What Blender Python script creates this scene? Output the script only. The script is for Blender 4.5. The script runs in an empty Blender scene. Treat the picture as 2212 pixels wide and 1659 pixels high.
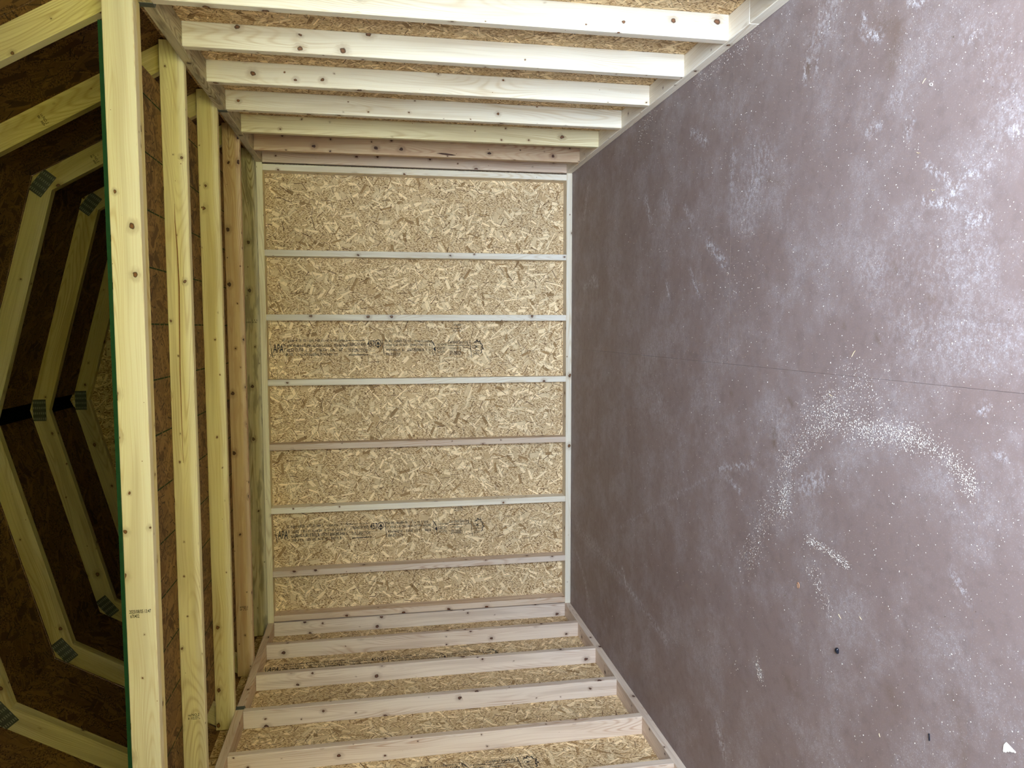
import bpy, bmesh, math, random
from mathutils import Matrix, Vector
random.seed(7)
I = 0.0254                      # all plans below are in inches
scene = bpy.context.scene
col = scene.collection

# ------------------------------------------------------------------ camera
CAM_R = ((-0.00127885, -0.17734905, -0.98414718),      # picture right
         (-0.99722153, -0.07307534, 0.01446444),       # picture down
         (-0.07448215, 0.98143126, -0.17676283))       # view direction
cam = bpy.data.cameras.new('camera')
cam.sensor_fit = 'HORIZONTAL'; cam.sensor_width = 36.0
cam.lens = 1611.62 / 2212 * 36.0
cam.clip_start = 0.02; cam.clip_end = 200
cam_o = bpy.data.objects.new('camera', cam); col.objects.link(cam_o)
cx, cy, cz = CAM_R
cam_o.matrix_world = Matrix(((cx[0], -cy[0], -cz[0], 16.948 * I),
                             (cx[1], -cy[1], -cz[1], -189.948 * I),
                             (cx[2], -cy[2], -cz[2], 50.115 * I), (0, 0, 0, 1)))
scene.camera = cam_o

# ------------------------------------------------------------------ light and exposure
world = bpy.data.worlds.new('sky'); scene.world = world; world.use_nodes = True
bg = world.node_tree.nodes['Background']
bg.inputs['Color'].default_value = (0.64, 0.79, 1.0, 1); bg.inputs['Strength'].default_value = 3.0
DOOR = (8.0, 57.0, 76.0)      # doorway in the front wall: left, right, head height
FRONT = -200.0                  # inner face of the front wall
por = bpy.data.lights.new('doorway_portal', 'AREA'); por.shape = 'RECTANGLE'
por.size = (DOOR[1] - DOOR[0]) * I; por.size_y = DOOR[2] * I; por.cycles.is_portal = True
por_o = bpy.data.objects.new('doorway_portal', por); col.objects.link(por_o)
por_o.location = ((DOOR[0] + DOOR[1]) / 2 * I, (FRONT - 4.2) * I, DOOR[2] / 2 * I)
por_o.rotation_euler = (math.radians(90), 0, 0)
vs = scene.view_settings
scene.display_settings.display_device = 'sRGB'
vs.view_transform = 'Standard'; vs.look = 'None'; vs.gamma = 1.0; vs.use_curve_mapping = False
vs.exposure = 4.02
cyc = scene.cycles
cyc.use_denoising = True
cyc.max_bounces = 6; cyc.diffuse_bounces = 5; cyc.glossy_bounces = 2
cyc.caustics_reflective = False; cyc.caustics_refractive = False
cyc.sample_clamp_indirect = 6.0
cyc.use_adaptive_sampling = True; cyc.adaptive_threshold = 0.03

# ------------------------------------------------------------------ node helpers
class NT:
    def __init__(self, tree): self.t = tree; self.n = tree.nodes; self.l = tree.links
    def new(self, kind, **kw):
        x = self.n.new(kind)
        for k, v in kw.items(): setattr(x, k, v)
        return x
    def put(self, sock, v):
        if isinstance(v, bpy.types.NodeSocket): self.l.new(v, sock)
        elif v is not None: sock.default_value = v
    def math(self, op, a, b=None, c=None, clamp=False):
        x = self.new('ShaderNodeMath', operation=op, use_clamp=clamp)
        for k, v in enumerate((a, b, c)):
            if v is not None: self.put(x.inputs[k], v)
        return x.outputs[0]
    def vmath(self, op, a, b=None, scale=None):
        x = self.new('ShaderNodeVectorMath', operation=op)
        self.put(x.inputs[0], a)
        if b is not None: self.put(x.inputs[1], b)
        if scale is not None: self.put(x.inputs['Scale'], scale)
        return x.outputs[1] if op in ('LENGTH', 'DOT_PRODUCT') else x.outputs[0]
    def xyz(self, v):
        x = self.new('ShaderNodeSeparateXYZ'); self.put(x.inputs[0], v); return x.outputs
    def vec(self, a, b, c=0.0):
        x = self.new('ShaderNodeCombineXYZ')
        for k, v in enumerate((a, b, c)): self.put(x.inputs[k], v)
        return x.outputs[0]
    def mix(self, f, a, b, mode='MIX'):
        x = self.new('ShaderNodeMix', data_type='RGBA', blend_type=mode)
        self.put(x.inputs[0], f); self.put(x.inputs[6], a); self.put(x.inputs[7], b)
        return x.outputs[2]
    def noise(self, v, scale=1.0, detail=2.0, rough=0.5, dim='2D', col=False):
        x = self.new('ShaderNodeTexNoise', noise_dimensions=dim)
        self.put(x.inputs['Vector'], v); x.inputs['Scale'].default_value = scale
        x.inputs['Detail'].default_value = detail; x.inputs['Roughness'].default_value = rough
        return x.outputs['Color' if col else 'Fac']
    def voro(self, v, dim='2D', randomness=1.0):
        x = self.new('ShaderNodeTexVoronoi', voronoi_dimensions=dim, feature='F1')
        self.put(x.inputs['Vector'], v); x.inputs['Scale'].default_value = 1.0
        x.inputs['Randomness'].default_value = randomness
        return x
    def ramp(self, f, stops, interp='LINEAR'):
        x = self.new('ShaderNodeValToRGB'); x.color_ramp.interpolation = interp
        e = x.color_ramp.elements
        while len(e) < len(stops): e.new(0.5)
        for k, (p, c) in enumerate(stops):
            e[k].position = p; e[k].color = (c[0], c[1], c[2], 1)
        self.put(x.inputs[0], f); return x.outputs[0]
    def step(self, v, lo, hi):          # smooth 0..1
        x = self.new('ShaderNodeMapRange', interpolation_type='SMOOTHSTEP')
        self.put(x.inputs[0], v); self.put(x.inputs[1], lo); self.put(x.inputs[2], hi)
        return x.outputs[0]

def rgb(r, g, b):                       # sRGB 0..255 -> linear rgba
    f = lambda c: (c / 255 / 12.92) if c / 255 <= 0.04045 else ((c / 255 + 0.055) / 1.055) ** 2.4
    return (f(r), f(g), f(b), 1.0)

def base_mat(name):
    m = bpy.data.materials.new(name); m.use_nodes = True
    t = NT(m.node_tree); b = m.node_tree.nodes['Principled BSDF']
    return m, t, b

def uv_random(t, su=137.0, sv=61.0):    # UV in inches, shifted per object
    uv = t.new('ShaderNodeUVMap', uv_map='inch').outputs[0]
    r = t.new('ShaderNodeObjectInfo').outputs['Random']
    return t.vmath('ADD', uv, t.vec(t.math('MULTIPLY', r, su), t.math('MULTIPLY', r, sv * 7.3))), r

# ------------------------------------------------------------------ softwood lumber
def pine(name, light, dark, knot=(112, 76, 50), knots=0.55, ring=0.55, blotch=None):
    m, t, b = base_mat(name)
    p, rnd = uv_random(t)
    u, v = t.xyz(p)[0], t.xyz(p)[1]
    # knots: one candidate per cell of about 6 x 2.6 inches
    SU, SV = 6.0, 2.6
    vo = t.voro(t.vec(t.math('DIVIDE', u, SU), t.math('DIVIDE', v, SV)))
    pos = t.xyz(vo.outputs['Position']); rc = t.xyz(vo.outputs['Color'])
    du = t.math('SUBTRACT', u, t.math('MULTIPLY', pos[0], SU))
    dv = t.math('SUBTRACT', v, t.math('MULTIPLY', pos[1], SV))
    wob = t.math('MULTIPLY_ADD', t.noise(p, 2.2, 0), 0.24, -0.12)
    dist = t.math('SQRT', t.math('ADD', t.math('MULTIPLY', t.math('MULTIPLY', du, du), 0.7), t.math('MULTIPLY', dv, dv)))
    dist = t.math('ADD', dist, wob)
    big = t.math('POWER', rc[1], 2.2)
    rad = t.math('MULTIPLY', t.math('MULTIPLY_ADD', big, 0.34, 0.07), t.math('LESS_THAN', rc[0], knots))
    rr = t.math('ADD', rad, 0.001)
    rel = t.math('DIVIDE', dist, rr)
    kmask = t.math('SUBTRACT', 1.0, t.step(rel, 0.75, 1.1))
    halo = t.math('MULTIPLY', t.math('SUBTRACT', 1.0, t.step(rel, 1.0, 3.4)), t.math('LESS_THAN', rc[0], knots))
    # grain bends round the knots
    bend = t.math('MULTIPLY', dv, t.math('MULTIPLY', halo, -0.75))
    wave_n = t.noise(t.vec(t.math('MULTIPLY', u, 0.045), t.math('MULTIPLY', v, 0.22)), 1.0, 1)
    wave = t.math('MULTIPLY_ADD', wave_n, 1.9, -0.95)
    vv = t.math('ADD', t.math('ADD', v, bend), wave)
    fine = t.noise(t.vec(t.math('MULTIPLY', u, 0.05), t.math('MULTIPLY', vv, 5.0)), 1.0, 2, 0.6)
    # year rings: tight straight bands with cathedral arches
    arch = t.noise(t.vec(t.math('MULTIPLY', u, 0.028), t.math('MULTIPLY', vv, 0.30)), 1.0, 0)
    ph = t.math('ADD', t.math('MULTIPLY', arch, 18.0), t.math('MULTIPLY', vv, 0.7))
    rg = t.math('MULTIPLY_ADD', t.math('SINE', t.math('MULTIPLY', ph, 6.2832)), 0.5, 0.5)
    rg = t.math('POWER', rg, 3.0)
    patch = t.step(wave_n, 0.35, 0.7)
    f = t.math('ADD', t.math('MULTIPLY', t.math('MULTIPLY', rg, patch), ring),
               t.math('MULTIPLY', t.step(fine, 0.42, 0.72), 0.32), clamp=True)
    c = t.mix(f, rgb(*light), rgb(*dark))
    # broad sap and heartwood tone
    tone = t.noise(t.vec(t.math('MULTIPLY', u, 0.03), t.math('MULTIPLY', v, 0.5)), 1.0, 1)
    c = t.mix(t.math('MULTIPLY', t.step(tone, 0.5, 0.72), 0.35), c, rgb(*[int(x * 0.90) for x in dark]))
    if blotch:
        bl = t.step(t.noise(t.vec(t.math('MULTIPLY', u, 0.10), t.math('MULTIPLY', v, 0.7)), 1.0, 3, 0.6), 0.5, 0.66)
        c = t.mix(t.math('MULTIPLY', bl, 0.65), c, rgb(*blotch))
    c = t.mix(t.math('MULTIPLY', halo, 0.40), c, rgb(*[int(a * 0.45 + d * 0.5) for a, d in zip(knot, dark)]))
    kc = t.mix(t.step(rel, 0.2, 0.9), rgb(*[int(x * 1.15) for x in knot]), rgb(*[int(x * 0.66) for x in knot]))
    c = t.mix(kmask, c, kc)
    # each board a little different
    hs = t.new('ShaderNodeHueSaturation')
    t.put(hs.inputs['Value'], t.math('MULTIPLY_ADD', rnd, 0.14, 0.92))
    t.put(hs.inputs['Saturation'], t.math('MULTIPLY_ADD', t.math('FRACT', t.math('MULTIPLY', rnd, 17.3)), 0.3, 0.85))
    t.put(hs.inputs['Color'], c)
    t.put(b.inputs['Base Color'], hs.outputs[0])
    b.inputs['Roughness'].default_value = 0.62
    b.inputs['Specular IOR Level'].default_value = 0.35
    return m

# ------------------------------------------------------------------ oriented strand board
def strand_group():
    g = bpy.data.node_groups.new('strand_layer', 'ShaderNodeTree')
    it = g.interface
    for n, k in (('UV', 'NodeSocketVector'), ('Size', 'NodeSocketFloat'), ('Slim', 'NodeSocketFloat'),
                 ('Spread', 'NodeSocketFloat'), ('Keep', 'NodeSocketFloat'), ('Below', 'NodeSocketColor'),
                 ('Pale', 'NodeSocketColor'), ('Deep', 'NodeSocketColor'), ('Low', 'NodeSocketFloat'), ('Rag', 'NodeSocketFloat'), ('Kerf', 'NodeSocketColor')):
        it.new_socket(n, in_out='INPUT', socket_type=k)
    it.new_socket('Color', in_out='OUTPUT', socket_type='NodeSocketColor')
    it.new_socket('Height', in_out='OUTPUT', socket_type='NodeSocketFloat')
    t = NT(g)
    gi = t.new('NodeGroupInput').outputs; go = t.new('NodeGroupOutput').inputs
    G = {s.name: s for s in gi if s.name}
    s = G['Size']
    p = t.vmath('DIVIDE', G['UV'], t.vec(s, s, 1.0))
    vo = t.voro(p)
    d = t.vmath('SUBTRACT', p, vo.outputs['Position'])
    c = t.xyz(vo.outputs['Color'])
    c2 = t.math('FRACT', t.math('MULTIPLY', c[0], 37.7)); c3 = t.math('FRACT', t.math('MULTIPLY', c[1], 53.1))
    ang = t.math('MULTIPLY', t.math('SUBTRACT', c[0], 0.5), G['Spread'])
    ca, sa = t.math('COSINE', ang), t.math('SINE', ang)
    dx, dy = t.xyz(d)[0], t.xyz(d)[1]
    a = t.math('ADD', t.math('MULTIPLY', dx, ca), t.math('MULTIPLY', dy, sa))
    bb = t.math('SUBTRACT', t.math('MULTIPLY', dy, ca), t.math('MULTIPLY', dx, sa))
    rag = G['Rag']
    la = t.math('MULTIPLY_ADD', c2, 0.30, 0.28)
    lb = t.math('MULTIPLY', t.math('MULTIPLY_ADD', c3, 0.20, 0.06), G['Slim'])
    ia = t.math('LESS_THAN', t.math('ADD', t.math('ABSOLUTE', a), rag), la)
    ib = t.math('LESS_THAN', t.math('ADD', t.math('ABSOLUTE', bb), t.math('MULTIPLY', rag, G['Slim'])), lb)
    keep = t.math('LESS_THAN', c[2], G['Keep'])
    mask = t.math('MULTIPLY', t.math('MULTIPLY', ia, ib), keep)
    grain = t.noise(t.vec(t.math('MULTIPLY', a, t.math('MULTIPLY', s, 0.8)), t.math('MULTIPLY', bb, t.math('MULTIPLY', s, 5.5)),), 1.0, 1)
    tone = t.math('ADD', t.math('MULTIPLY', t.math('POWER', c3, 1.6), 0.75), t.math('MULTIPLY', t.math('SUBTRACT', grain, 0.5), 0.55), clamp=True)
    fc = t.mix(tone, G['Pale'], G['Deep'])
    edge = t.math('MULTIPLY', t.math('GREATER_THAN', bb, t.math('SUBTRACT', lb, t.math('DIVIDE', 0.10, s))), G['Low'])  # shadow line painted into the colour along one edge of each strand
    fc = t.mix(edge, fc, G['Kerf'])
    t.put(go['Color'], t.mix(mask, G['Below'], fc)); t.put(go['Height'], mask)
    return g
STRAND = strand_group()

def osb(name, pale, deep, gap, layers, gain=1.0, spec=0.2, rough=0.7):
    m, t, b = base_mat(name)
    p, rnd = uv_random(t)
    q = t.xyz(p)
    s1 = t.noise(t.vec(t.math('MULTIPLY_ADD', q[1], 0.35, q[0]), t.math('MULTIPLY_ADD', q[0], -1.1, t.math('MULTIPLY', q[1], 3.2))), 1.5, 2, 0.65)
    s2 = t.noise(t.vec(t.math('MULTIPLY_ADD', q[1], -0.4, q[0]), t.math('MULTIPLY_ADD', q[0], 1.4, t.math('MULTIPLY', q[1], 3.4))), 1.7, 2, 0.65)
    base = t.math('MULTIPLY', t.math('ADD', s1, s2), 0.5)
    rag = t.math('MULTIPLY_ADD', base, 0.22, -0.11)
    mid = [int(a * 0.5 + d * 0.5) for a, d in zip(pale, deep)]
    c = t.ramp(base, ((0.37, rgb(*gap)), (0.44, rgb(*deep)), (0.51, rgb(*mid)), (0.59, rgb(*pale))))
    for k, (size, slim, spread, keep, mixd, low) in enumerate(layers):
        g = t.new('ShaderNodeGroup'); g.node_tree = STRAND
        t.put(g.inputs['UV'], t.vmath('ADD', p, (17.13 * k + 3, 29.7 * k + 5, 0)))
        g.inputs['Size'].default_value = size; g.inputs['Slim'].default_value = slim
        g.inputs['Spread'].default_value = spread; g.inputs['Keep'].default_value = keep
        g.inputs['Low'].default_value = low
        t.put(g.inputs['Rag'], rag); g.inputs['Kerf'].default_value = rgb(*gap)
        t.put(g.inputs['Below'], c)
        if mixd == 'deep':
            g.inputs['Pale'].default_value = rgb(*deep); g.inputs['Deep'].default_value = rgb(*[int(x * 0.78) for x in deep])
        elif mixd == 'dark':
            g.inputs['Pale'].default_value = rgb(*[int(x * 0.62 + y * 0.38) for x, y in zip(gap, deep)]); g.inputs['Deep'].default_value = rgb(*gap)
        elif mixd == 'light':
            g.inputs['Pale'].default_value = rgb(*[min(255, int(x * 1.10)) for x in pale]); g.inputs['Deep'].default_value = rgb(*pale)
        else:
            g.inputs['Pale'].default_value = rgb(*pale); g.inputs['Deep'].default_value = rgb(*deep)
        c = g.outputs['Color']
    big = t.noise(p, 0.06, 2)
    hs = t.new('ShaderNodeHueSaturation'); t.put(hs.inputs['Color'], c)
    t.put(hs.inputs['Value'], t.math('MULTIPLY', t.math('MULTIPLY_ADD', big, 0.3, 0.85), gain))
    t.put(b.inputs['Base Color'], hs.outputs[0])
    b.inputs['Roughness'].default_value = rough; b.inputs['Specular IOR Level'].default_value = spec
    return m

def plain(name, c, rough=0.5, metal=0.0, spec=0.5, var=0.0, scale=40.0):
    m, t, b = base_mat(name)
    b.inputs['Base Color'].default_value = rgb(*c)
    if var:
        co = t.new('ShaderNodeTexCoord').outputs['Object']
        n = t.noise(co, scale, 3, 0.6, dim='3D')
        t.put(b.inputs['Base Color'], t.mix(n, rgb(*[int(x * (1 - var)) for x in c]), rgb(*[min(255, int(x * (1 + var))) for x in c])))
    b.inputs['Roughness'].default_value = rough; b.inputs['Metallic'].default_value = metal
    b.inputs['Specular IOR Level'].default_value = spec
    return m

M = {}
M['pale'] = pine('pine_pale', (232, 222, 202), (206, 184, 150))
M['yellow'] = pine('pine_yellow', (226, 212, 170), (188, 160, 112), knots=0.40)
M['rafter'] = pine('pine_rafter', (214, 198, 150), (172, 146, 98), knots=0.35)
M['pink'] = pine('pine_pink', (214, 194, 172), (182, 148, 122), knot=(88, 52, 32), ring=0.75)
M['rust'] = pine('pine_heartwood', (206, 178, 142), (168, 120, 82), knot=(70, 40, 22), knots=0.75, ring=0.6, blotch=(186, 150, 116))
M['grey'] = pine('pine_weathered', (196, 182, 148), (142, 120, 84), knot=(78, 56, 36), ring=0.9, blotch=(120, 108, 84))
LAY_WALL = ((3.6, 1.0, 3.4, 0.55, 'mid', 0.5), (2.6, 0.8, 2.6, 0.55, 'light', 0.4), (2.2, 0.6, 2.8, 0.60, 'mid', 0.6),
            (4.2, 0.30, 2.4, 0.50, 'light', 0.6), (3.2, 0.50, 3.0, 0.30, 'deep', 0.6), (1.4, 0.6, 3.0, 0.50, 'light', 0.6),
            (2.4, 0.13, 2.8, 0.65, 'dark', 0.0), (0.9, 0.26, 3.4, 0.55, 'dark', 0.0))
M['osb'] = osb('osb_wall', (232, 208, 166), (178, 142, 96), (80, 52, 30), LAY_WALL)
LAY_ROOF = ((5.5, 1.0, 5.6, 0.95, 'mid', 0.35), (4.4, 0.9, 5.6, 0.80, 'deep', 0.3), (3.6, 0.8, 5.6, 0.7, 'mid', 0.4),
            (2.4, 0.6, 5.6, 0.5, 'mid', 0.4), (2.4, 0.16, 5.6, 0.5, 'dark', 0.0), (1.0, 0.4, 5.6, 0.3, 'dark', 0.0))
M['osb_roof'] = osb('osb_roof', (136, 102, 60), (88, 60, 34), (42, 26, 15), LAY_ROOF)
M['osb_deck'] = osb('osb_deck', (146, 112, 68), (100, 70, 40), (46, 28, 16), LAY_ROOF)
M['green'] = plain('green_edge_paint', (24, 62, 38), 0.8, spec=0.2, var=0.2)
def worn_ink(name, c, lo, hi):
    m, t, b = base_mat(name)
    b.inputs['Base Color'].default_value = rgb(*c); b.inputs['Roughness'].default_value = 0.85; b.inputs['Specular IOR Level'].default_value = 0.1
    co = t.new('ShaderNodeTexCoord').outputs['Object']
    t.put(b.inputs['Alpha'], t.math('MULTIPLY_ADD', t.step(t.noise(co, 260.0, 2, 0.6, dim='3D'), lo, hi), 0.65, 0.33))
    return m
M['ink'] = worn_ink('stamp_ink', (40, 40, 44), 0.30, 0.50)
M['ink_crisp'] = plain('stamp_ink_crisp', (46, 40, 36), 0.8, spec=0.1)
M['ink_faint'] = plain('stamp_ink_faint', (86, 74, 58), 0.8, spec=0.1)
M['ink_green'] = plain('guide_ink_green', (30, 52, 26), 0.8, spec=0.1)
M['steel'] = plain('galvanised_steel', (150, 152, 140), 0.45, metal=0.4, var=0.15)
M['steel_dull'] = plain('dull_steel', (84, 88, 82), 0.6, metal=0.25, spec=0.3, var=0.2)
M['black'] = plain('black_mesh', (9, 9, 9), 0.9, spec=0.0)
M['pitch'] = plain('pitch', (120, 78, 36), 0.5, var=0.3, scale=60)
M['bark'] = plain('bark_pocket', (62, 38, 24), 0.8, var=0.5, scale=120)
M['black_plastic'] = plain('black_plastic', (22, 24, 32), 0.3)
M['sawdust'] = plain('sawdust', (216, 208, 194), 0.9, spec=0.1, var=0.08)
M['shaving'] = plain('wood_shaving', (214, 190, 150), 0.8, spec=0.2, var=0.12, scale=120)
M['curl'] = plain('brown_shaving', (150, 112, 82), 0.8, spec=0.2, var=0.2, scale=120)
M['paper'] = plain('torn_card', (222, 214, 200), 0.85, spec=0.15, var=0.10, scale=150)
M['lawn'] = plain('lawn', (146, 135, 70), 0.9, spec=0.1, var=0.25, scale=3)

def floor_mat():
    m, t, b = base_mat('resin_faced_plywood')
    uv = t.new('ShaderNodeUVMap', uv_map='inch').outputs[0]
    at = lambda n: t.new('ShaderNodeAttribute', attribute_name=n).outputs['Fac']
    n1 = t.noise(uv, 0.05, 3, 0.6); n2 = t.noise(uv, 0.6, 3, 0.6)
    c = t.mix(n1, rgb(124, 104, 97), rgb(138, 121, 116))
    c = t.mix(t.math('MULTIPLY', t.step(n2, 0.45, 0.75), 0.3), c, rgb(108, 90, 84))
    c = t.mix(t.math('MULTIPLY', at('stain'), t.step(n2, 0.25, 0.45)), c, rgb(104, 80, 62))
    ux = t.xyz(uv)                      # fine cross ribs pressed into the film
    rib = t.math('MULTIPLY_ADD', t.math('SINE', t.math('MULTIPLY', ux[1], 50.0)), 0.5, 0.5)
    c = t.mix(t.math('MULTIPLY', rib, 0.10), c, rgb(160, 150, 150))
    # trodden-in dust: a thin haze everywhere, heavier where it was smeared
    br = t.noise(t.vmath('MULTIPLY', uv, (1.0, 1.35, 1)), 1.3, 4, 0.75)
    fine = t.noise(uv, 6.0, 2, 0.7)
    haze = t.step(t.noise(uv, 0.10, 4, 0.7), 0.40, 0.70)
    du = t.math('MULTIPLY', at('dust'), t.math('MULTIPLY', t.step(br, 0.44, 0.60), t.step(fine, 0.25, 0.6)))
    spk = t.step(fine, 0.60, 0.72)
    hz = t.math('MULTIPLY', haze, t.math('MULTIPLY_ADD', t.step(br, 0.35, 0.7), 0.12, 0.04))
    dust = t.math('ADD', t.math('ADD', t.math('MULTIPLY', du, 1.1), hz), t.math('MULTIPLY', spk, t.math('MULTIPLY_ADD', haze, 0.30, 0.08)), clamp=True)
    c = t.mix(dust, c, rgb(214, 210, 212))
    t.put(b.inputs['Base Color'], c)
    t.put(b.inputs['Roughness'], t.math('MULTIPLY_ADD', dust, 0.25, t.math('MULTIPLY_ADD', n2, 0.15, 0.46)))
    b.inputs['Specular IOR Level'].default_value = 0.28
    return m
M['floor'] = floor_mat()

# ------------------------------------------------------------------ object helpers
WM = {}                                  # world matrices by object name
def link(o, parent=None, world=Matrix.Identity(4)):
    col.objects.link(o); WM[o.name] = world.copy()
    if parent is not None:
        o.parent = parent; o.matrix_parent_inverse = WM[parent.name].inverted()
    o.matrix_basis = world
    return o
def tag(o, label, cat, group=None, kind=None):
    o['label'] = label; o['category'] = cat
    if group: o['group'] = group
    if kind: o['kind'] = kind
    return o
def root(name, loc, label, cat, group=None, kind=None):
    o = bpy.data.objects.new(name, None); o.empty_display_size = 0.1
    link(o, None, Matrix.Translation(Vector(loc) * I))
    return tag(o, label, cat, group, kind)

def mesh_from(name, verts, faces, uvs=None, smooth=False):
    me = bpy.data.meshes.new(name)
    me.from_pydata([(x * I, y * I, z * I) for x, y, z in verts], [], faces)
    if uvs is not None:
        la = me.uv_layers.new(name='inch')
        k = 0
        for f in uvs:
            for uv in f: la.data[k].uv = uv; k += 1
    if smooth:
        for q in me.polygons: q.use_smooth = True
    me.update(); return me

BOX = {}
def box_mesh(L, W, T, bev=0.09):
    """board lying along x, eased edges, UV in inches with u along the grain"""
    key = (round(L, 3), round(W, 3), round(T, 3), bev)
    if key in BOX: return BOX[key]
    bm = bmesh.new()
    bmesh.ops.create_cube(bm, size=1.0)
    for v in bm.verts: v.co = Vector((v.co.x * L, v.co.y * W, v.co.z * T))
    if bev: bmesh.ops.bevel(bm, geom=list(bm.edges), offset=bev, segments=1, affect='EDGES')
    bm.normal_update()
    la = bm.loops.layers.uv.new('inch')
    for f in bm.faces:
        n = f.normal; ax = max(range(3), key=lambda k: abs(n[k]))
        for lp in f.loops:
            x, y, z = lp.vert.co
            if ax == 2: uv = (x, y + (0 if n.z > 0 else 23))
            elif ax == 1: uv = (x, z + (9 if n.y > 0 else 31))
            else: uv = (y * 0.2 + 300, z + y * 0.6)
            lp[la].uv = uv
    for v in bm.verts: v.co *= I
    me = bpy.data.meshes.new('board'); bm.to_mesh(me); bm.free(); BOX[key] = me
    return me

def board(name, parent, mat, x, y, z, grain, bev=0.09):
    """axis-aligned board; x, y, z are (from, to) in inches"""
    lo = (x[0], y[0], z[0]); hi = (x[1], y[1], z[1])
    ext = [b - a for a, b in zip(lo, hi)]
    g = 'xyz'.index(grain); o1, o2 = [k for k in range(3) if k != g]
    if ext[o1] < ext[o2]: o1, o2 = o2, o1
    me = box_mesh(ext[g], ext[o1], ext[o2], bev)
    ax = [Vector((0, 0, 0)) for _ in range(3)]
    ax[0][g] = 1; ax[1][o1] = 1; ax[2][o2] = 1
    if ax[0].cross(ax[1]).dot(ax[2]) < 0: ax[2] = -ax[2]
    w = Matrix((ax[0], ax[1], ax[2])).transposed().to_4x4()
    w.translation = Vector([(a + b) / 2 for a, b in zip(lo, hi)]) * I
    o = bpy.data.objects.new(name, me.copy() if len(me.materials) and me.materials[0] != M[mat] else me)
    if not len(o.data.materials): o.data.materials.append(M[mat])
    else: o.data.materials[0] = M[mat]
    return link(o, parent, w)

def prism(name, parent, mat, poly, y0, y1, direc):
    """polygon in (x, z) extruded from y0 to y1; u runs along direc"""
    dv = Vector(direc).normalized(); n = len(poly)
    pu = lambda p: (p[0] * dv.x + p[1] * dv.y, p[1] * dv.x - p[0] * dv.y)
    a = sum((poly[k][0] * poly[(k + 1) % n][1] - poly[(k + 1) % n][0] * poly[k][1]) for k in range(n))
    if a < 0: poly = poly[::-1]
    vs_ = [(p[0], y0, p[1]) for p in poly] + [(p[0], y1, p[1]) for p in poly]
    faces = [tuple(range(n)), tuple(range(2 * n - 1, n - 1, -1))]
    uvs = [[pu(p) for p in poly], [(q[0], q[1] + 23) for q in (pu(p) for p in poly[::-1])]]
    for k in range(n):
        j = (k + 1) % n
        faces.append((j, k, k + n, j + n))
        e = Vector((poly[j][0] - poly[k][0], poly[j][1] - poly[k][1]))
        along = abs(e.normalized().dot(dv)) > 0.5
        q = []
        for kk, yy in ((j, y0), (k, y0), (k, y1), (j, y1)):
            pp = pu(poly[kk]); q.append((pp[0] if along else pp[1] * 0.2 + 300, yy + 40 + k * 7))
        uvs.append(q)
    c = Vector((sum(p[0] for p in poly) / n, (y0 + y1) / 2, sum(p[1] for p in poly) / n))
    me = mesh_from(name, [tuple(Vector(v) - c) for v in vs_], faces, uvs)
    me.materials.append(M[mat])
    o = bpy.data.objects.new(name, me)
    return link(o, parent, Matrix.Translation(c * I))

def sheet(name, parent, mat, corners, thick, u_dir, bev=0.0):
    """flat panel: 4 corners of the room side in order, thick along the given outward vector"""
    cs = [Vector(c) for c in corners]; th = Vector(thick); ctr = sum(cs, Vector()) / 4
    ud = Vector(u_dir).normalized(); vd = th.normalized().cross(ud)
    vs_ = cs + [c + th for c in cs]
    faces = [(0, 1, 2, 3), (7, 6, 5, 4), (1, 0, 4, 5), (2, 1, 5, 6), (3, 2, 6, 7), (0, 3, 7, 4)]
    nrm = (cs[1] - cs[0]).cross(cs[2] - cs[1])
    if nrm.dot(th) > 0: faces = [f[::-1] for f in faces]
    uvs = []
    for f in faces: uvs.append([(vs_[k].dot(ud), vs_[k].dot(vd) + (0.0 if k < 4 else 1.1)) for k in f])
    me = mesh_from(name, [tuple(v - ctr) for v in vs_], faces, uvs)
    me.materials.append(M[mat])
    o = bpy.data.objects.new(name, me)
    return link(o, parent, Matrix.Translation(ctr * I))

# ---- print: lettering as thin flat ink on the surface
FONT_CACHE = {}
def glyphs(s):
    if s in FONT_CACHE: return FONT_CACHE[s]
    cu = bpy.data.curves.new('letters', 'FONT'); cu.body = s; cu.resolution_u = 3; cu.fill_mode = 'FRONT'; cu.offset = 0.013
    o = bpy.data.objects.new('letters', cu); col.objects.link(o)
    dg = bpy.context.evaluated_depsgraph_get()
    me = o.evaluated_get(dg).to_mesh()
    v = [tuple(q.co) for q in me.vertices]; f = [tuple(q.vertices) for q in me.polygons]
    o.evaluated_get(dg).to_mesh_clear()
    bpy.data.objects.remove(o); bpy.data.curves.remove(cu)
    x0 = min(q[0] for q in v); x1 = max(q[0] for q in v); y0 = min(q[1] for q in v); y1 = max(q[1] for q in v)
    r = ([((q[0] - x0) / (x1 - x0), (q[1] - y0) / (y1 - y0)) for q in v], f)
    FONT_CACHE[s] = r; return r
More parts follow.
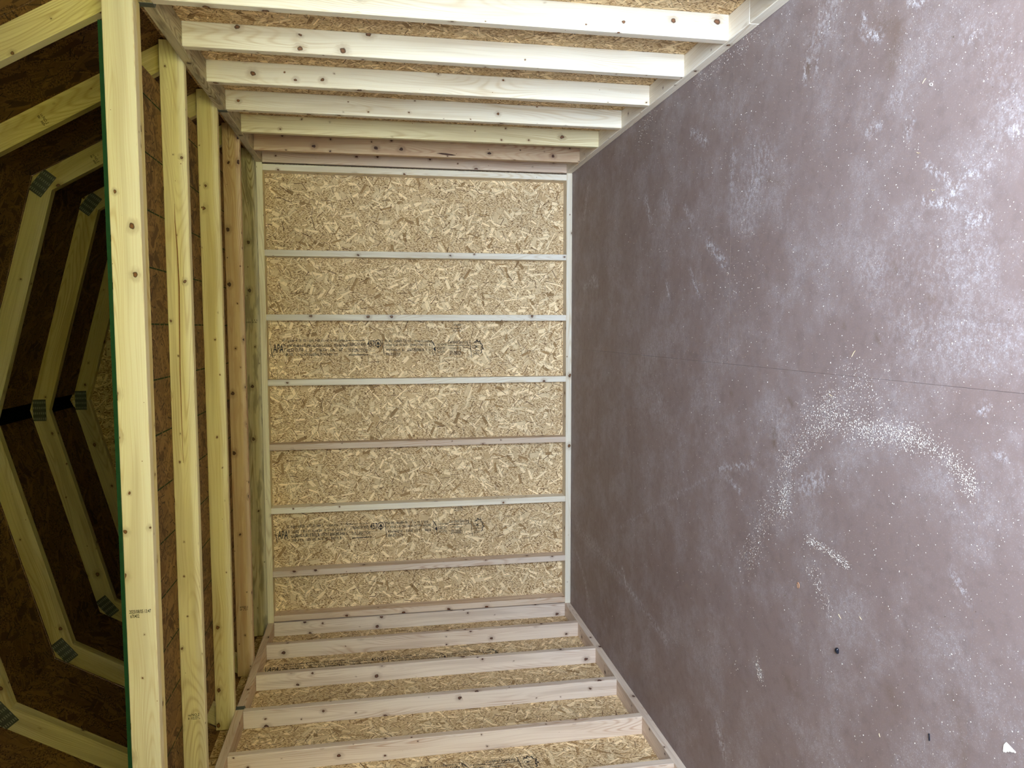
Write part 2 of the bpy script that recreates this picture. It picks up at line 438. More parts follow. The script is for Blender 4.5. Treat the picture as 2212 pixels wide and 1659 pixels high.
class Ink:
    def __init__(self): self.v = []; self.f = []
    def text(self, s, x, y, w, h, slant=0.0):
        v, f = glyphs(s); k = len(self.v)
        self.v += [(x + q[0] * w + slant * q[1] * h, y + q[1] * h) for q in v]; self.f += [tuple(i + k for i in q) for q in f]
    def poly(self, pts):
        k = len(self.v); self.v += pts; self.f.append(tuple(range(k, k + len(pts))))
    def rect(self, x, y, w, h): self.poly([(x, y), (x + w, y), (x + w, y + h), (x, y + h)])
    def line(self, a, b, w):
        d = Vector((b[0] - a[0], b[1] - a[1])).normalized(); n = Vector((-d.y, d.x)) * w / 2
        self.poly([(a[0] - n.x, a[1] - n.y), (b[0] - n.x, b[1] - n.y), (b[0] + n.x, b[1] + n.y), (a[0] + n.x, a[1] + n.y)])
    def ring(self, x, y, r, w, n=18, sq=1.0):
        for k in range(n):
            a, b = 2 * math.pi * k / n, 2 * math.pi * (k + 1) / n
            P = lambda q, rr: (x + math.cos(q) * rr, y + math.sin(q) * rr * sq)
            self.poly([P(a, r), P(b, r), P(b, r - w), P(a, r - w)])
    def blur_row(self, x, y, w, h, seed):        # small type too worn to read
        r = random.Random(seed); q = x
        while q < x + w:
            g = h * r.uniform(0.35, 0.6)
            if r.random() < 0.86:
                s = h * 0.16
                self.rect(q, y, s, h * r.uniform(0.8, 1.0))
                if r.random() < 0.7: self.rect(q, y + h * r.choice((0, 0.42, 0.84)), g, s)
                if r.random() < 0.6: self.rect(q + g - s, y, s, h * r.uniform(0.7, 1.0))
            q += g + h * 0.16
    def build(self, name, parent, origin, du, dv, mat='ink', lift=0.02):
        du = Vector(du).normalized(); dv = Vector(dv).normalized(); n = du.cross(dv); o = Vector(origin)
        vs_ = [tuple(du * a + dv * b + n * lift) for a, b in self.v]
        me = mesh_from(name, vs_, self.f); me.materials.append(M[mat])
        return link(bpy.data.objects.new(name, me), parent, Matrix.Translation(o * I))
# ------------------------------------------------------------------ marks on the floor (inches)
SAWDUST=[
 ([(-0.6,-104.3),(3.7,-109.7),(6.8,-114.6),(6.4,-119.5)],2.02,720),
 ([(6.4,-119.5),(6.6,-124.6),(6.3,-129.0)],1.77,720),
 ([(6.3,-129.0),(5.5,-131.9),(4.0,-133.9),(2.6,-135.0)],1.38,400),
 ([(6.3,-108.6),(8.0,-113.7),(8.6,-114.5)],2.70,350),
 ([(-2.2,-105.4),(-6.6,-101.7),(-12.7,-97.8),(-16.0,-95.3)],3.26,420),
 ([(-8.3,-109.9),(-8.3,-114.5),(-9.0,-118.4)],0.81,330),
 ([(-11.1,-111.0),(-15.7,-114.9)],1.64,130),
 ([(-28.3,-99.1),(-30.3,-100.5)],1.01,140),
 ([(55.8,-95.8),(56.4,-75.3)],2.39,260),
 ([(57.5,-59.4),(53.3,-49.8)],3.25,160),
 ([(-2.5,-105.5),(-6.5,-104.6)],1.61,260),
 ([(12.3,-116.0),(8.9,-122.4)],3.52,200),
 ([(27.0,-86.3),(21.2,-97.5)],4.60,60),
]
CHALK=[
 ([(41.2,-54.0),(36.9,-56.6)],1.38,0.6),
 ([(40.4,-63.3),(36.9,-65.5)],1.48,0.4),
 ([(36.6,-72.5),(34.3,-75.3)],1.09,0.5),
 ([(48.3,-74.8),(45.6,-80.0)],1.33,0.6),
 ([(29.9,-81.5),(26.3,-87.1)],1.38,0.7),
 ([(26.6,-74.7),(22.0,-78.5)],0.63,0.6),
 ([(24.9,-64.9),(22.5,-66.1)],0.74,0.6),
 ([(28.8,-19.0),(27.0,-22.8)],1.59,0.6),
 ([(41.7,-89.3),(37.3,-88.8)],1.26,0.45),
 ([(35.1,-90.3),(29.4,-94.6)],2.45,0.12),
 ([(49.1,-117.9),(47.6,-117.5)],0.51,0.95),
 ([(47.0,-118.3),(46.2,-120.4)],0.75,0.95),
 ([(48.6,-108.2),(47.4,-106.9),(45.7,-107.2)],0.34,0.8),
 ([(47.8,-109.4),(45.9,-109.1)],0.26,0.7),
 ([(47.7,-124.6),(46.9,-126.5)],0.43,0.95),
 ([(32.0,-127.6),(30.0,-130.5),(28.6,-131.2)],0.34,0.7),
 ([(28.6,-131.2),(29.4,-131.7),(30.5,-134.9)],0.42,0.6),
 ([(28.7,-127.5),(27.8,-131.2)],0.59,0.7),
 ([(26.2,-133.1),(26.1,-134.9)],0.92,0.6),
 ([(32.8,-136.8),(32.4,-138.2)],0.54,0.7),
 ([(39.3,-121.8),(39.4,-123.8)],0.40,0.5),
 ([(35.4,-124.9),(36.7,-125.5)],0.71,0.45),
 ([(41.6,-132.0),(41.8,-133.0)],1.05,0.35),
 ([(37.1,-119.0),(37.4,-120.5)],1.05,0.5),
 ([(-33.7,-42.8),(-36.1,-45.0)],1.02,0.8),
 ([(-36.3,-46.1),(-38.9,-67.3)],1.20,0.45),
 ([(-34.7,-5.6),(-35.7,-41.3)],2.45,0.3),
 ([(-40.8,-5.7),(-45.6,-13.4),(-51.8,-18.9)],1.41,0.45),
 ([(-43.6,-87.8),(-46.6,-90.3)],1.43,0.55),
 ([(-4.9,-89.5),(-6.1,-93.3)],0.70,0.6),
 ([(-4.1,-86.5),(-1.5,-97.0)],0.58,0.6),
 ([(-25.2,-41.0),(-15.3,-62.0),(-8.5,-78.0),(-4.3,-87.7)],0.44,0.3),
 ([(50.5,-14.5),(43.9,-11.4)],1.77,0.5),
 ([(27.0,-11.8),(28.7,-20.9)],1.22,0.5),
 ([(-4.9,-133.1),(-6.5,-134.5)],0.92,0.4),
 ([(-2.0,-109.0),(-0.4,-112.8)],1.75,0.5),
 ([(10.0,-135.1),(10.3,-136.0)],0.35,0.8),
 ([(6.4,-137.0),(6.5,-137.9)],0.37,0.5),
 ([(52.4,-111.4),(49.8,-108.9)],2.92,0.3),
 ([(39.8,-97.8),(35.0,-94.3)],3.25,0.28),
 ([(22.0,-121.7),(22.8,-133.6)],4.61,0.12),
 ([(17.3,-125.3),(16.5,-136.4)],4.35,0.12),
 ([(39.9,-135.0),(33.9,-136.7)],3.95,0.12),
 ([(9.0,-56.4),(1.1,-63.6)],7.37,0.12),
 ([(-63.8,-45.2),(-62.2,-58.8)],4.57,0.15),
 ([(0.1,-105.3),(5.8,-104.0)],4.22,0.12),
]
STAIN=[
 ([(48.0,-107.5),(46.4,-107.3)],0.61,0.9),
 ([(4.1,-102.0),(1.7,-102.2)],0.68,0.9),
 ([(47.7,-120.3),(45.9,-123.1),(42.7,-122.3)],1.80,0.5),
 ([(36.7,-96.7),(35.0,-102.6)],0.73,0.4),
 ([(16.2,-121.2),(15.5,-122.0)],0.46,0.5),
 ([(7.8,-89.4),(7.5,-90.1)],0.45,0.6),
 ([(-19.4,-125.3),(-20.7,-126.4)],1.35,0.35),
 ([(-27.3,-106.7),(-28.0,-108.8)],1.75,0.35),
 ([(-49.3,-28.4),(-41.3,-38.4)],7.04,0.25),
 ([(19.4,-128.3),(19.8,-129.4)],0.40,0.4),
 ([(17.4,-115.8),(17.1,-115.9)],0.35,0.6),
 ([(-20.5,-105.8),(-20.5,-106.1)],0.37,0.6),
 ([(23.0,-123.7),(22.8,-124.0)],0.25,0.8),
 ([(2.0,-88.9),(1.7,-89.2)],0.37,0.9),
 ([(1.1,-85.1),(1.0,-85.3)],0.39,0.9),
 ([(8.0,-105.5),(7.5,-106.2)],0.35,0.8),
 ([(-15.7,-133.7),(-21.3,-135.1)],1.31,0.3),
]

# ------------------------------------------------------------------ the shell
W_, H_ = 56.77, 78.18           # inner face of the side studs, top of the wall plates
OUT = W_ + 3.5
YR = [-90.137, -74.85, -59.423, -43.871, -28.151, -12.491]
YR += [YR[0] - 15.5 * k for k in range(1, 7)]
YL = [-13.369, -28.764, -44.234, -59.604, -75.167]
YL += [YL[-1] - 15.5 * k for k in range(1, 8)]
XB = [56.385, 36.012, 20.393, 4.396, -11.604, -27.55, -43.605, -55.0]
BACK = 3.5

def osb_stamp(parent, origin, du, dv, seed, z_from=0.0, z_to=99.0):
    """grade stamp; x runs along du from its left end, in inches"""
    k = Ink(); s = 1 / 8.55
    X = lambda px: (px - 582) * s
    Yv = lambda py: (755 - py) * s
    T = lambda t, x0, x1, y0, y1, sl=0: k.text(t, X(x0), Yv(y1), X(x1) - X(x0), Yv(y0) - Yv(y1), sl)
    R = lambda x0, x1, y0, y1, sd: k.blur_row(X(x0), Yv(y1), X(x1) - X(x0), Yv(y0) - Yv(y1), seed * 31 + sd)
    k.line((X(583), Yv(738)), (X(587), Yv(770)), 0.09); k.line((X(585), Yv(752)), (X(588), Yv(772)), 0.13)
    T('APA', 588.5, 610, 744, 762, 0.05)
    R(609, 690, 733, 739, 1); R(694, 742, 734, 739, 2); R(611, 740, 744, 750, 3)
    R(612, 735, 753, 760, 4); R(615, 724, 763, 769, 5)
    k.line((X(742), Yv(737)), (X(781), Yv(736.5)), 0.10); k.line((X(776), Yv(734)), (X(781), Yv(737)), 0.10)
    T('STRENGTH AXIS', 743, 783, 741.5, 748.5); T('THIS DIRECTION', 745, 786, 754, 761.5)
    k.line((X(747), Yv(768)), (X(787), Yv(767.5)), 0.20)
    k.rect(X(746.5), Yv(770), 0.12, 0.45); k.rect(X(786), Yv(770), 0.12, 0.45)
    T('457', 786, 802, 736.5, 750.5)
    k.ring(X(809), Yv(743), 0.84, 0.17, sq=1.15)
    k.poly([(X(804.5), Yv(746)), (X(813.5), Yv(746)), (X(809), Yv(738))]); k.rect(X(807.5), Yv(753), 0.3, 0.6)
    k.line((X(818), Yv(735)), (X(822), Yv(770)), 0.14)
    R(820, 880, 735, 741, 6); R(884, 921, 736, 741, 7); R(823, 920, 744, 749, 8)
    T('Warranty at', 825, 857, 754, 761.5); R(861, 922, 754.5, 760.5, 9); T('888.820.0325', 825, 857, 763.5, 769.5)
    # leaf and tree mark
    k.poly([(X(923), Yv(735)), (X(929), Yv(741)), (X(933.5), Yv(751)), (X(930), Yv(748))]); k.poly([(X(933.5), Yv(751)), (X(934.5), Yv(761)), (X(929), Yv(757)), (X(931), Yv(753))]); k.line((X(924), Yv(737)), (X(927), Yv(752)), 0.1)
    k.line((X(926), Yv(752)), (X(929), Yv(771)), 0.10); k.line((X(932), Yv(759)), (X(935), Yv(771)), 0.12)
    T('SUSTAINABLE', 937, 960, 743.5, 748); T('FORESTRY', 937, 955.5, 751.5, 757.5); T('INITIATIVE', 938, 955.5, 760, 765.5)
    T('Certified Sourcing', 961, 1006, 737, 746.5, 0.1); k.line((X(961), Yv(748.5)), (X(1010), Yv(748)), 0.15)
    T('www.sfiprogram.org', 964, 990, 752, 757.5); T('SFI-00001', 965, 990, 760, 769.5)
    k.line((X(1010), Yv(736)), (X(1014), Yv(776)), 0.14)
    T('CCMC', 1015, 1030, 748, 755); R(1016, 1032, 758, 761.5, 10); T('13126-L', 1017, 1031, 764, 769.5)
    leaf = [(1019, 744), (1022, 740), (1024, 743), (1026, 736), (1029, 741), (1033, 738), (1033, 744), (1039, 748), (1036, 752), (1041, 756), (1035, 758), (1037, 764), (1033, 767)]
    for a, b in zip(leaf, leaf[1:]): k.line((X(a[0]), Yv(a[1])), (X(b[0]), Yv(b[1])), 0.22)
    R(973, 993, 701, 705, 11); R(970, 992, 709.5, 712.5, 12); R(972, 991, 714.5, 717.5, 13)
    return k.build('grade_stamp', parent, origin, du, dv, 'ink')

# floor: sheets of film-faced plywood
SHEETS = [((11.75, 60.3), (-88.9, 3.5)), ((11.75, 60.3), (-182.3, -88.9)), ((11.75, 60.3), (FRONT - 3.5, -182.3)),
          ((-36.9, 11.75), (-42.2, 3.5)), ((-36.9, 11.75), (-135.4, -42.2)), ((-36.9, 11.75), (FRONT - 3.5, -135.4)),
          ((-60.3, -36.9), (-88.9, 3.5)), ((-60.3, -36.9), (-182.3, -88.9)), ((-60.3, -36.9), (FRONT - 3.5, -182.3))]
floor = root('floor', (0, -98, -0.75), 'brown film-faced plywood floor strewn with sawdust and pale scuffs', 'floor', kind='structure')
def stroke_field(strokes, x, y):
    s = 0.0
    for pts, wd, amp in strokes:
        best = 1e9
        for (ax, ay), (bx_, by_) in zip(pts, pts[1:]):
            ex, ey = bx_ - ax, by_ - ay; L = ex * ex + ey * ey + 1e-9
            q = max(0.0, min(1.0, ((x - ax) * ex + (y - ay) * ey) / L))
            dd = (x - ax - q * ex) ** 2 + (y - ay - q * ey) ** 2
            if dd < best: best = dd
        rr = max(wd * 0.62, 0.3)
        if best < (2.2 * rr) ** 2: s = max(s, amp * math.exp(-best / (rr * rr)))
    return s
def boxes(strokes):
    out = []
    for st in strokes:
        m = max(st[1] * 1.5, 1.0)
        out.append((min(p[0] for p in st[0]) - m, max(p[0] for p in st[0]) + m, min(p[1] for p in st[0]) - m, max(p[1] for p in st[0]) + m, st))
    return out
CB, SB = boxes(CHALK), boxes(STAIN)
def near(bs, x, y): return [b[4] for b in bs if b[0] < x < b[1] and b[2] < y < b[3]]
for (x0, x1), (y0, y1) in SHEETS:
    g = 0.012
    x0 += g; x1 -= g; y0 += g; y1 -= g
    seen = y1 > -145
    nx = max(1, int((x1 - x0) / (0.6 if seen else 8))); ny = max(1, int((y1 - y0) / (0.6 if seen else 8)))
    vx = [x0 + (x1 - x0) * k / nx for k in range(nx + 1)]; vy = [y0 + (y1 - y0) * k / ny for k in range(ny + 1)]
    c = ((x0 + x1) / 2, (y0 + y1) / 2, -0.375)
    vt = [(a - c[0], b - c[1], 0.375) for b in vy for a in vx]
    fc = [(r * (nx + 1) + k, r * (nx + 1) + k + 1, (r + 1) * (nx + 1) + k + 1, (r + 1) * (nx + 1) + k) for r in range(ny) for k in range(nx)]
    n0 = len(vt)
    vt += [(x0 - c[0], y0 - c[1], -0.375), (x1 - c[0], y0 - c[1], -0.375), (x1 - c[0], y1 - c[1], -0.375), (x0 - c[0], y1 - c[1], -0.375)]
    low = list(range(nx + 1)); top = [ny * (nx + 1) + k for k in range(nx + 1)]
    left = [r * (nx + 1) for r in range(ny + 1)]; right = [r * (nx + 1) + nx for r in range(ny + 1)]
    fc += [tuple(low[::-1] + [n0, n0 + 1]), tuple(top + [n0 + 2, n0 + 3]), tuple(left + [n0 + 3, n0]), tuple(right[::-1] + [n0 + 1, n0 + 2]), (n0 + 3, n0 + 2, n0 + 1, n0)]
    uvs = [[(vt[q][0] + c[0], vt[q][1] + c[1]) for q in f] for f in fc]
    me = mesh_from('floor_panel', vt, fc, uvs); me.materials.append(M['floor'])
    for nm, bs in (('dust', CB), ('stain', SB)):
        at = me.attributes.new(nm, 'FLOAT', 'POINT')
        if not seen: continue
        vals = []
        for v in vt:
            x, y = v[0] + c[0], v[1] + c[1]
            st = near(bs, x, y); vals.append(stroke_field(st, x, y) if st else 0.0)
        at.data.foreach_set('value', vals)
    link(bpy.data.objects.new('floor_panel', me), floor, Matrix.Translation(Vector(c) * I))

board('floor_light_stop', floor, 'osb_roof', (-60.2, 60.2), (FRONT - 3.4, 4.0), (-1.6, -0.8), 'y', 0.0)  # unseen sheet added below to stop light leaking through the floor seams
# back wall
wb = root('wall_back', (0, 0, 0), 'end wall of strand board behind upright studs', 'wall', kind='structure')
board('bottom_plate', wb, 'pale', (-W_, W_), (0, 3.5), (0, 1.5), 'x')
board('top_plate', wb, 'yellow', (-W_, W_), (0, 3.5), (H_ - 1.5, H_), 'x')
for k, x in enumerate(XB):
    board('stud', wb, ('pale', 'pale', 'pale', 'pale', 'pink', 'pale', 'pink', 'pink')[k], (x - 1.5, x), (0, 3.5), (1.5, H_ - 1.5), 'z')
cuts = [OUT, 11.75 + 23.5, 11.75 - 23.6, 11.75 - 70.8 + 23.6 - 23.6, -OUT]
cuts = [OUT, 35.35, -11.85, -OUT]
for a, b_ in zip(cuts, cuts[1:]):
    sheet('osb_panel', wb, 'osb', ((b_ + .03, BACK, 0), (a - .03, BACK, 0), (a - .03, BACK, H_), (b_ + .03, BACK, H_)), (0, 0.44, 0), (0, 0, 1))
for x in (11.76, -35.5):
    osb_stamp(wb, (x, BACK, 76.5), (0, 0, -1), (1, 0, 0), int(x) + 90)
# gable above: flat studs and board
AX, AZ, PK = 43.9, 109.75, 121.5
gp = [(-OUT, H_ + .02), (OUT, H_ + .02), (OUT, 81.3), (AX, AZ + .3), (3, 121.3), (0, 122.7), (-3, 121.3), (-AX, AZ + .3), (-OUT, 81.3)]
prism('osb_panel', wb, 'osb', gp, BACK + .02, BACK + .46, (0, 1))
for x0, x1, zt in ((10.4, 13.9, 113.6), (-14.1, -10.7, 113.6), (-38.5, -35.0, 107), (35.0, 38.5, 107)):
    board('gable_stud', wb, 'yellow', (x0, x1), (2.0, 3.5), (H_ + 3.6, zt), 'z')

# side walls
for side, name, ys, lab in ((1, 'wall_right', YR, 'brightly daylit long side wall of pale studs and strand board'), (-1, 'wall_left', YL, 'dimmer long side wall of pinkish studs and strand board')):
    wr = root(name, (side * W_, -98, 0), lab, 'wall', kind='structure')
    xs = (W_, OUT) if side > 0 else (-OUT, -W_)
    for yy in ((-96.0, 3.5), (FRONT, -96.0)):
        board('bottom_plate', wr, 'pale' if side > 0 else 'pink', xs, yy, (0, 1.5), 'y')
    for yy in ((-89.0, 3.5), (FRONT, -89.0)) if side > 0 else ((-43.2, 3.5), (FRONT, -43.2)):
        board('top_plate', wr, 'grey' if side > 0 else 'pink', xs, yy, (H_ - 1.5, H_), 'y')
    tones = ['pale', 'pale', 'pale', 'pale', 'yellow', 'rust'] if side > 0 else ['pink', 'pink', 'pink', 'pink', 'pink']
    for k, y in enumerate(ys):
        board('stud', wr, tones[k] if k < len(tones) else 'pale', xs, (y, y + 1.5), (1.5, H_ - 1.5), 'z')
    board('stud', wr, 'pink', xs, (0.0, 1.5), (1.5, H_ - 1.5), 'z')
    xo = side * OUT
    cut = [4.0, -42.2, -88.6, -135, -181.4, FRONT - 3.5]
    for a, b_ in zip(cut, cut[1:]):
        sheet('osb_panel', wr, 'osb', ((xo, b_ + .03, 0), (xo, a - .03, 0), (xo, a - .03, 81.0), (xo, b_ + .03, 81.0)), (side * 0.44, 0, 0), (0, 0, 1))
    if side < 0:
        for y in (-19.0, -65.0):
            osb_stamp(wr, (xo, y, 76.5), (0, 0, -1), (0, 1, 0), int(-y))
    # strap clips that tie the plate to the trusses
    for y in (-88.4, -42.6):
        q = []
        s = side
        prof = [(W_ - 0.02, H_ + 0.9), (W_ - 0.02, H_ - 1.55), (W_ + 0.5, H_ - 1.62)]
        vt, fc = [], []
        yy = (y - 0.62, y + 0.62)
        outer = [(a + 0.0, b) for a, b in prof]; inner = [(a - 0.06, b - (0.06 if i == 2 else 0)) for i, (a, b) in enumerate(prof)]
        for pr_ in (outer, inner):
            for a, b in pr_:
                for c_ in yy: vt.append((s * a, c_, b))
        for i in range(2):
            a = 2 * i; fc += [(a, a + 1, a + 3, a + 2), (a + 6, a + 8, a + 9, a + 7), (a, a + 2, a + 8, a + 6), (a + 1, a + 7, a + 9, a + 3)]
        fc += [(0, 6, 7, 1), (4, 5, 11, 10)]
        if s < 0: fc = [f[::-1] for f in fc]
        ctr = Vector((s * W_, y, H_ - 0.6))
        me = mesh_from('strap_clip', [tuple(Vector(v) - ctr) for v in vt], fc); me.materials.append(M['steel_dull'])
        link(bpy.data.objects.new('strap_clip', me), wr, Matrix.Translation(ctr * I))

# front wall behind the camera, with the open doorway that lets the daylight in
wf = root('wall_front', (0, FRONT, 0), 'strand board end wall with a wide open doorway', 'wall', kind='structure')
yf = FRONT
for a, b_ in ((-OUT, DOOR[0] - 1.5), (DOOR[1] + 1.5, OUT)):
    sheet('osb_panel', wf, 'osb', ((a, yf - 3.5, 0), (b_, yf - 3.5, 0), (b_, yf - 3.5, H_), (a, yf - 3.5, H_)), (0, -0.44, 0), (0, 0, 1))
sheet('osb_panel', wf, 'osb', ((DOOR[0] - 1.5, yf - 3.5, DOOR[2]), (DOOR[1] + 1.5, yf - 3.5, DOOR[2]), (DOOR[1] + 1.5, yf - 3.5, H_), (DOOR[0] - 1.5, yf - 3.5, H_)), (0, -0.44, 0), (1, 0, 0))
prism('osb_panel', wf, 'osb', gp, yf - 3.94, yf - 3.5, (0, 1))
for x in (DOOR[0] - 1.5, DOOR[1], -W_ + 0.1, W_ - 1.6, -45):
    board('stud', wf, 'pale', (x, x + 1.5), (yf - 3.5, yf), (0, H_ - 1.5), 'z')
board('top_plate', wf, 'pale', (-W_, W_), (yf - 3.5, yf), (H_ - 1.5, H_), 'x')
tag(tag(bpy.data.objects.new('ground', mesh_from('ground', [(-900, -1500, 0), (900, -1500, 0), (900, 700, 0), (-900, 700, 0)], [(0, 1, 2, 3)])), 'sunlit lawn outside the open doorway', 'ground', kind='structure'), 'sunlit lawn outside the open doorway', 'ground')
gr = bpy.data.objects['ground']; gr.data.materials.append(M['lawn']); link(gr, None, Matrix.Translation((0, 0, -6 * I)))

# ------------------------------------------------------------------ roof sheathing
ceil = root('ceiling', (0, -98, 78), 'dark strand board underside of the gambrel roof with a ridge slot', 'ceiling', kind='structure')
S60, C60 = math.sin(math.radians(60)), 0.5
E0 = (AX + (AZ - 76.9) / math.tan(math.radians(60)), 76.9)
ua = math.atan2(PK - AZ, AX)
RS = (1.5, PK - 1.5 * math.tan(ua))
ycut = [4.0, -43.0, -90.2, -137.5, -185.0, FRONT - 4.0]
for s in (1, -1):
    for a, b_ in zip(ycut, ycut[1:]):
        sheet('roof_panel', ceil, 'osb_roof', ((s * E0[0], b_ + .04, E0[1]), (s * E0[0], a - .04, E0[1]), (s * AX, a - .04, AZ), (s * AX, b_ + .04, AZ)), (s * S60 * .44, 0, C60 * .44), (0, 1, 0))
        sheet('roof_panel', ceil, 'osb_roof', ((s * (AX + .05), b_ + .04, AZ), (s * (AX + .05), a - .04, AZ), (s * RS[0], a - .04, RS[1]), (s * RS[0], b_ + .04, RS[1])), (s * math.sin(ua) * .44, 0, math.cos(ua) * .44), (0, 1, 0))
vb = bpy.data.objects.new('ridge_vent', mesh_from('ridge_vent', [(-4.5, FRONT - 4, 120.5), (0, FRONT - 4, 122.6), (4.5, FRONT - 4, 120.5), (-4.5, 4, 120.5), (0, 4, 122.6), (4.5, 4, 120.5),
     (-4.5, FRONT - 4, 122.0), (0, FRONT - 4, 123.4), (4.5, FRONT - 4, 122.0), (-4.5, 4, 122.0), (0, 4, 123.4), (4.5, 4, 122.0)],
     [(0, 1, 4, 3), (1, 2, 5, 4), (6, 9, 10, 7), (7, 10, 11, 8), (0, 3, 9, 6), (2, 8, 11, 5), (0, 6, 7, 1), (1, 7, 8, 2), (3, 4, 10, 9), (4, 5, 11, 10)]))
sheet('loft_light_blocker', ceil, 'osb_deck', ((-53.4, FRONT, 81.7), (53.4, FRONT, 81.7), (53.4, -128.0, 81.7), (-53.4, -128.0, 81.7)), (0, 0, 0.44), (1, 0, 0))  # unseen panel above the doorway end, added to hold light back from the loft
vb.data.materials.append(M['black']); link(vb, ceil)
vb['label'] = 'black ridge vent strip'
# sheathing print between the first two trusses, right slope
def slope_point(y, z): return (AX + (AZ - z) / math.tan(math.radians(60)), y, z)
k = Ink()
up = (0.5, 0, -S60)
k.text('THIS SIDE', 0.6, -1.55, 6.3, 1.1); k.text('DOWN', 2.0, -3.1, 3.8, 1.1); k.text('ESTE LADO', 0.6, -4.65, 6.3, 1.1); k.text('ABAJO', 1.9, -6.2, 4.0, 1.1)
k.line((-1, 0), (7.6, 0), 0.2); k.line((7.6, 0), (7.6, -7.2), 0.1); k.line((-1, -7.2), (7.6, -7.2), 0.1)
k.line((9.6, -1.0), (9.6, -6.5), 0.12); k.line((9.6, -1.0), (15.5, -1.0), 0.16); k.line((9.0, 0.3), (14.5, 0.3), 0.35); k.line((8.6, -0.6), (8.6, -3.4), 0.5)
k.blur_row(10.5, -2.2, 5, 0.5, 5); k.blur_row(10.5, -3.2, 5, 0.5, 6)
k.build('sheathing_print', ceil, slope_point(-81.3, 90.0), (0, 1, 0), up, 'ink', lift=-0.03)
k = Ink(); k.text('ESTE LADO', 0, -1.6, 6.3, 1.1); k.text('ABAJO', 1.2, -3.2, 4.0, 1.1)
k.build('sheathing_print', ceil, slope_point(-95.6, 91.0), (0, 1, 0), up, 'ink', lift=-0.03)

# ------------------------------------------------------------------ trusses
TY = [-91.6, -67.6, -44.1, -21.6, 0.5]
d60 = Vector((math.cos(math.radians(60)), -math.sin(math.radians(60))))      # down the lower slope, right side
n_lo = Vector((-d60.y, d60.x)) * -1                                          # towards the room
n_lo = Vector((-S60, -C60)); n_up = Vector((-math.sin(ua), -math.cos(ua)))
Av = Vector((AX, AZ)); Pv = Vector((0, PK))
def inter(p, d, q, e):
    den = d.x * e.y - d.y * e.x; r = q - p
    return p + d * ((r.x * e.y - r.y * e.x) / den)
du_ = Vector((-math.cos(ua), math.sin(ua)))
INN = inter(Av + n_lo * 3.5, d60, Av + n_up * 3.5, du_)
PIN = inter(Av + n_up * 3.5, du_, Vector((0, 0)), Vector((0, 1)))
lo_in = inter(Av + n_lo * 3.5, d60, Vector((0, H_)), Vector((1, 0)))
lo_out_z = AZ - (OUT - AX) * math.tan(math.radians(60))
LOWER = [(lo_in.x, H_), (OUT, H_), (OUT, lo_out_z), (AX, AZ), (INN.x, INN.y)]
UPPER = [(AX, AZ), (0, PK), (PIN.x, PIN.y), (INN.x, INN.y)]
def nail_plate(parent, c, ang, y, L=4.5, Wd=2.5):
    ca, sa = math.cos(ang), math.sin(ang)
    me = box_mesh(L, 0.05, Wd, 0.0).copy() if False else None
    P = lambda a, b, yy: (a * ca - b * sa, yy, a * sa + b * ca)
    def bxs(rects, y0, y1):
        vt, fc = [], []
        for a0, a1, b0, b1 in rects:
            k = len(vt)
            vt += [P(a0, b0, y0), P(a1, b0, y0), P(a1, b1, y0), P(a0, b1, y0), P(a0, b0, y1), P(a1, b0, y1), P(a1, b1, y1), P(a0, b1, y1)]
            fc += [tuple(k + i for i in f) for f in ((0, 1, 2, 3), (7, 6, 5, 4), (1, 0, 4, 5), (2, 1, 5, 6), (3, 2, 6, 7), (0, 3, 7, 4))]
        return vt, fc
    vt, fc = bxs([(-L / 2, L / 2, -Wd / 2, Wd / 2)], -0.06, 0)
    me = mesh_from('nail_plate', vt, fc); me.materials.append(M['steel_dull'])
    o = link(bpy.data.objects.new('nail_plate', me), parent, Matrix.Translation(Vector((c[0], y, c[1])) * I))
    rects = []
    for r in range(4):
        a = -L / 2 + L * (r + 0.5) / 4
        for q in range(7):
            b = -Wd / 2 + Wd * (q + 0.5) / 7
            rects.append((a - 0.30, a + 0.16, b - 0.07, b + 0.07))
    vt, fc = bxs(rects, -0.11, -0.05)
    me = mesh_from('plate_teeth', vt, fc); me.materials.append(M['steel'])
    t_ = link(bpy.data.objects.new('plate_teeth', me), o, Matrix.Translation(Vector((c[0], y, c[1])) * I))
    t_['kind'] = 'stuff'
TIE_LABELS = ['gambrel roof truss with a doubled tie under the green loft edge, date stamped',
              'gambrel roof truss with a yellow tie, next behind the doubled tie',
              'gambrel roof truss midway along the loft, third tie in from the doubled one',
              'gambrel roof truss with the orange-brown tie, last but one before the end wall',
              'gambrel roof truss with the grey-brown tie lying on the end wall plate']
tones = ['pale', 'yellow', 'yellow', 'rust', 'grey']
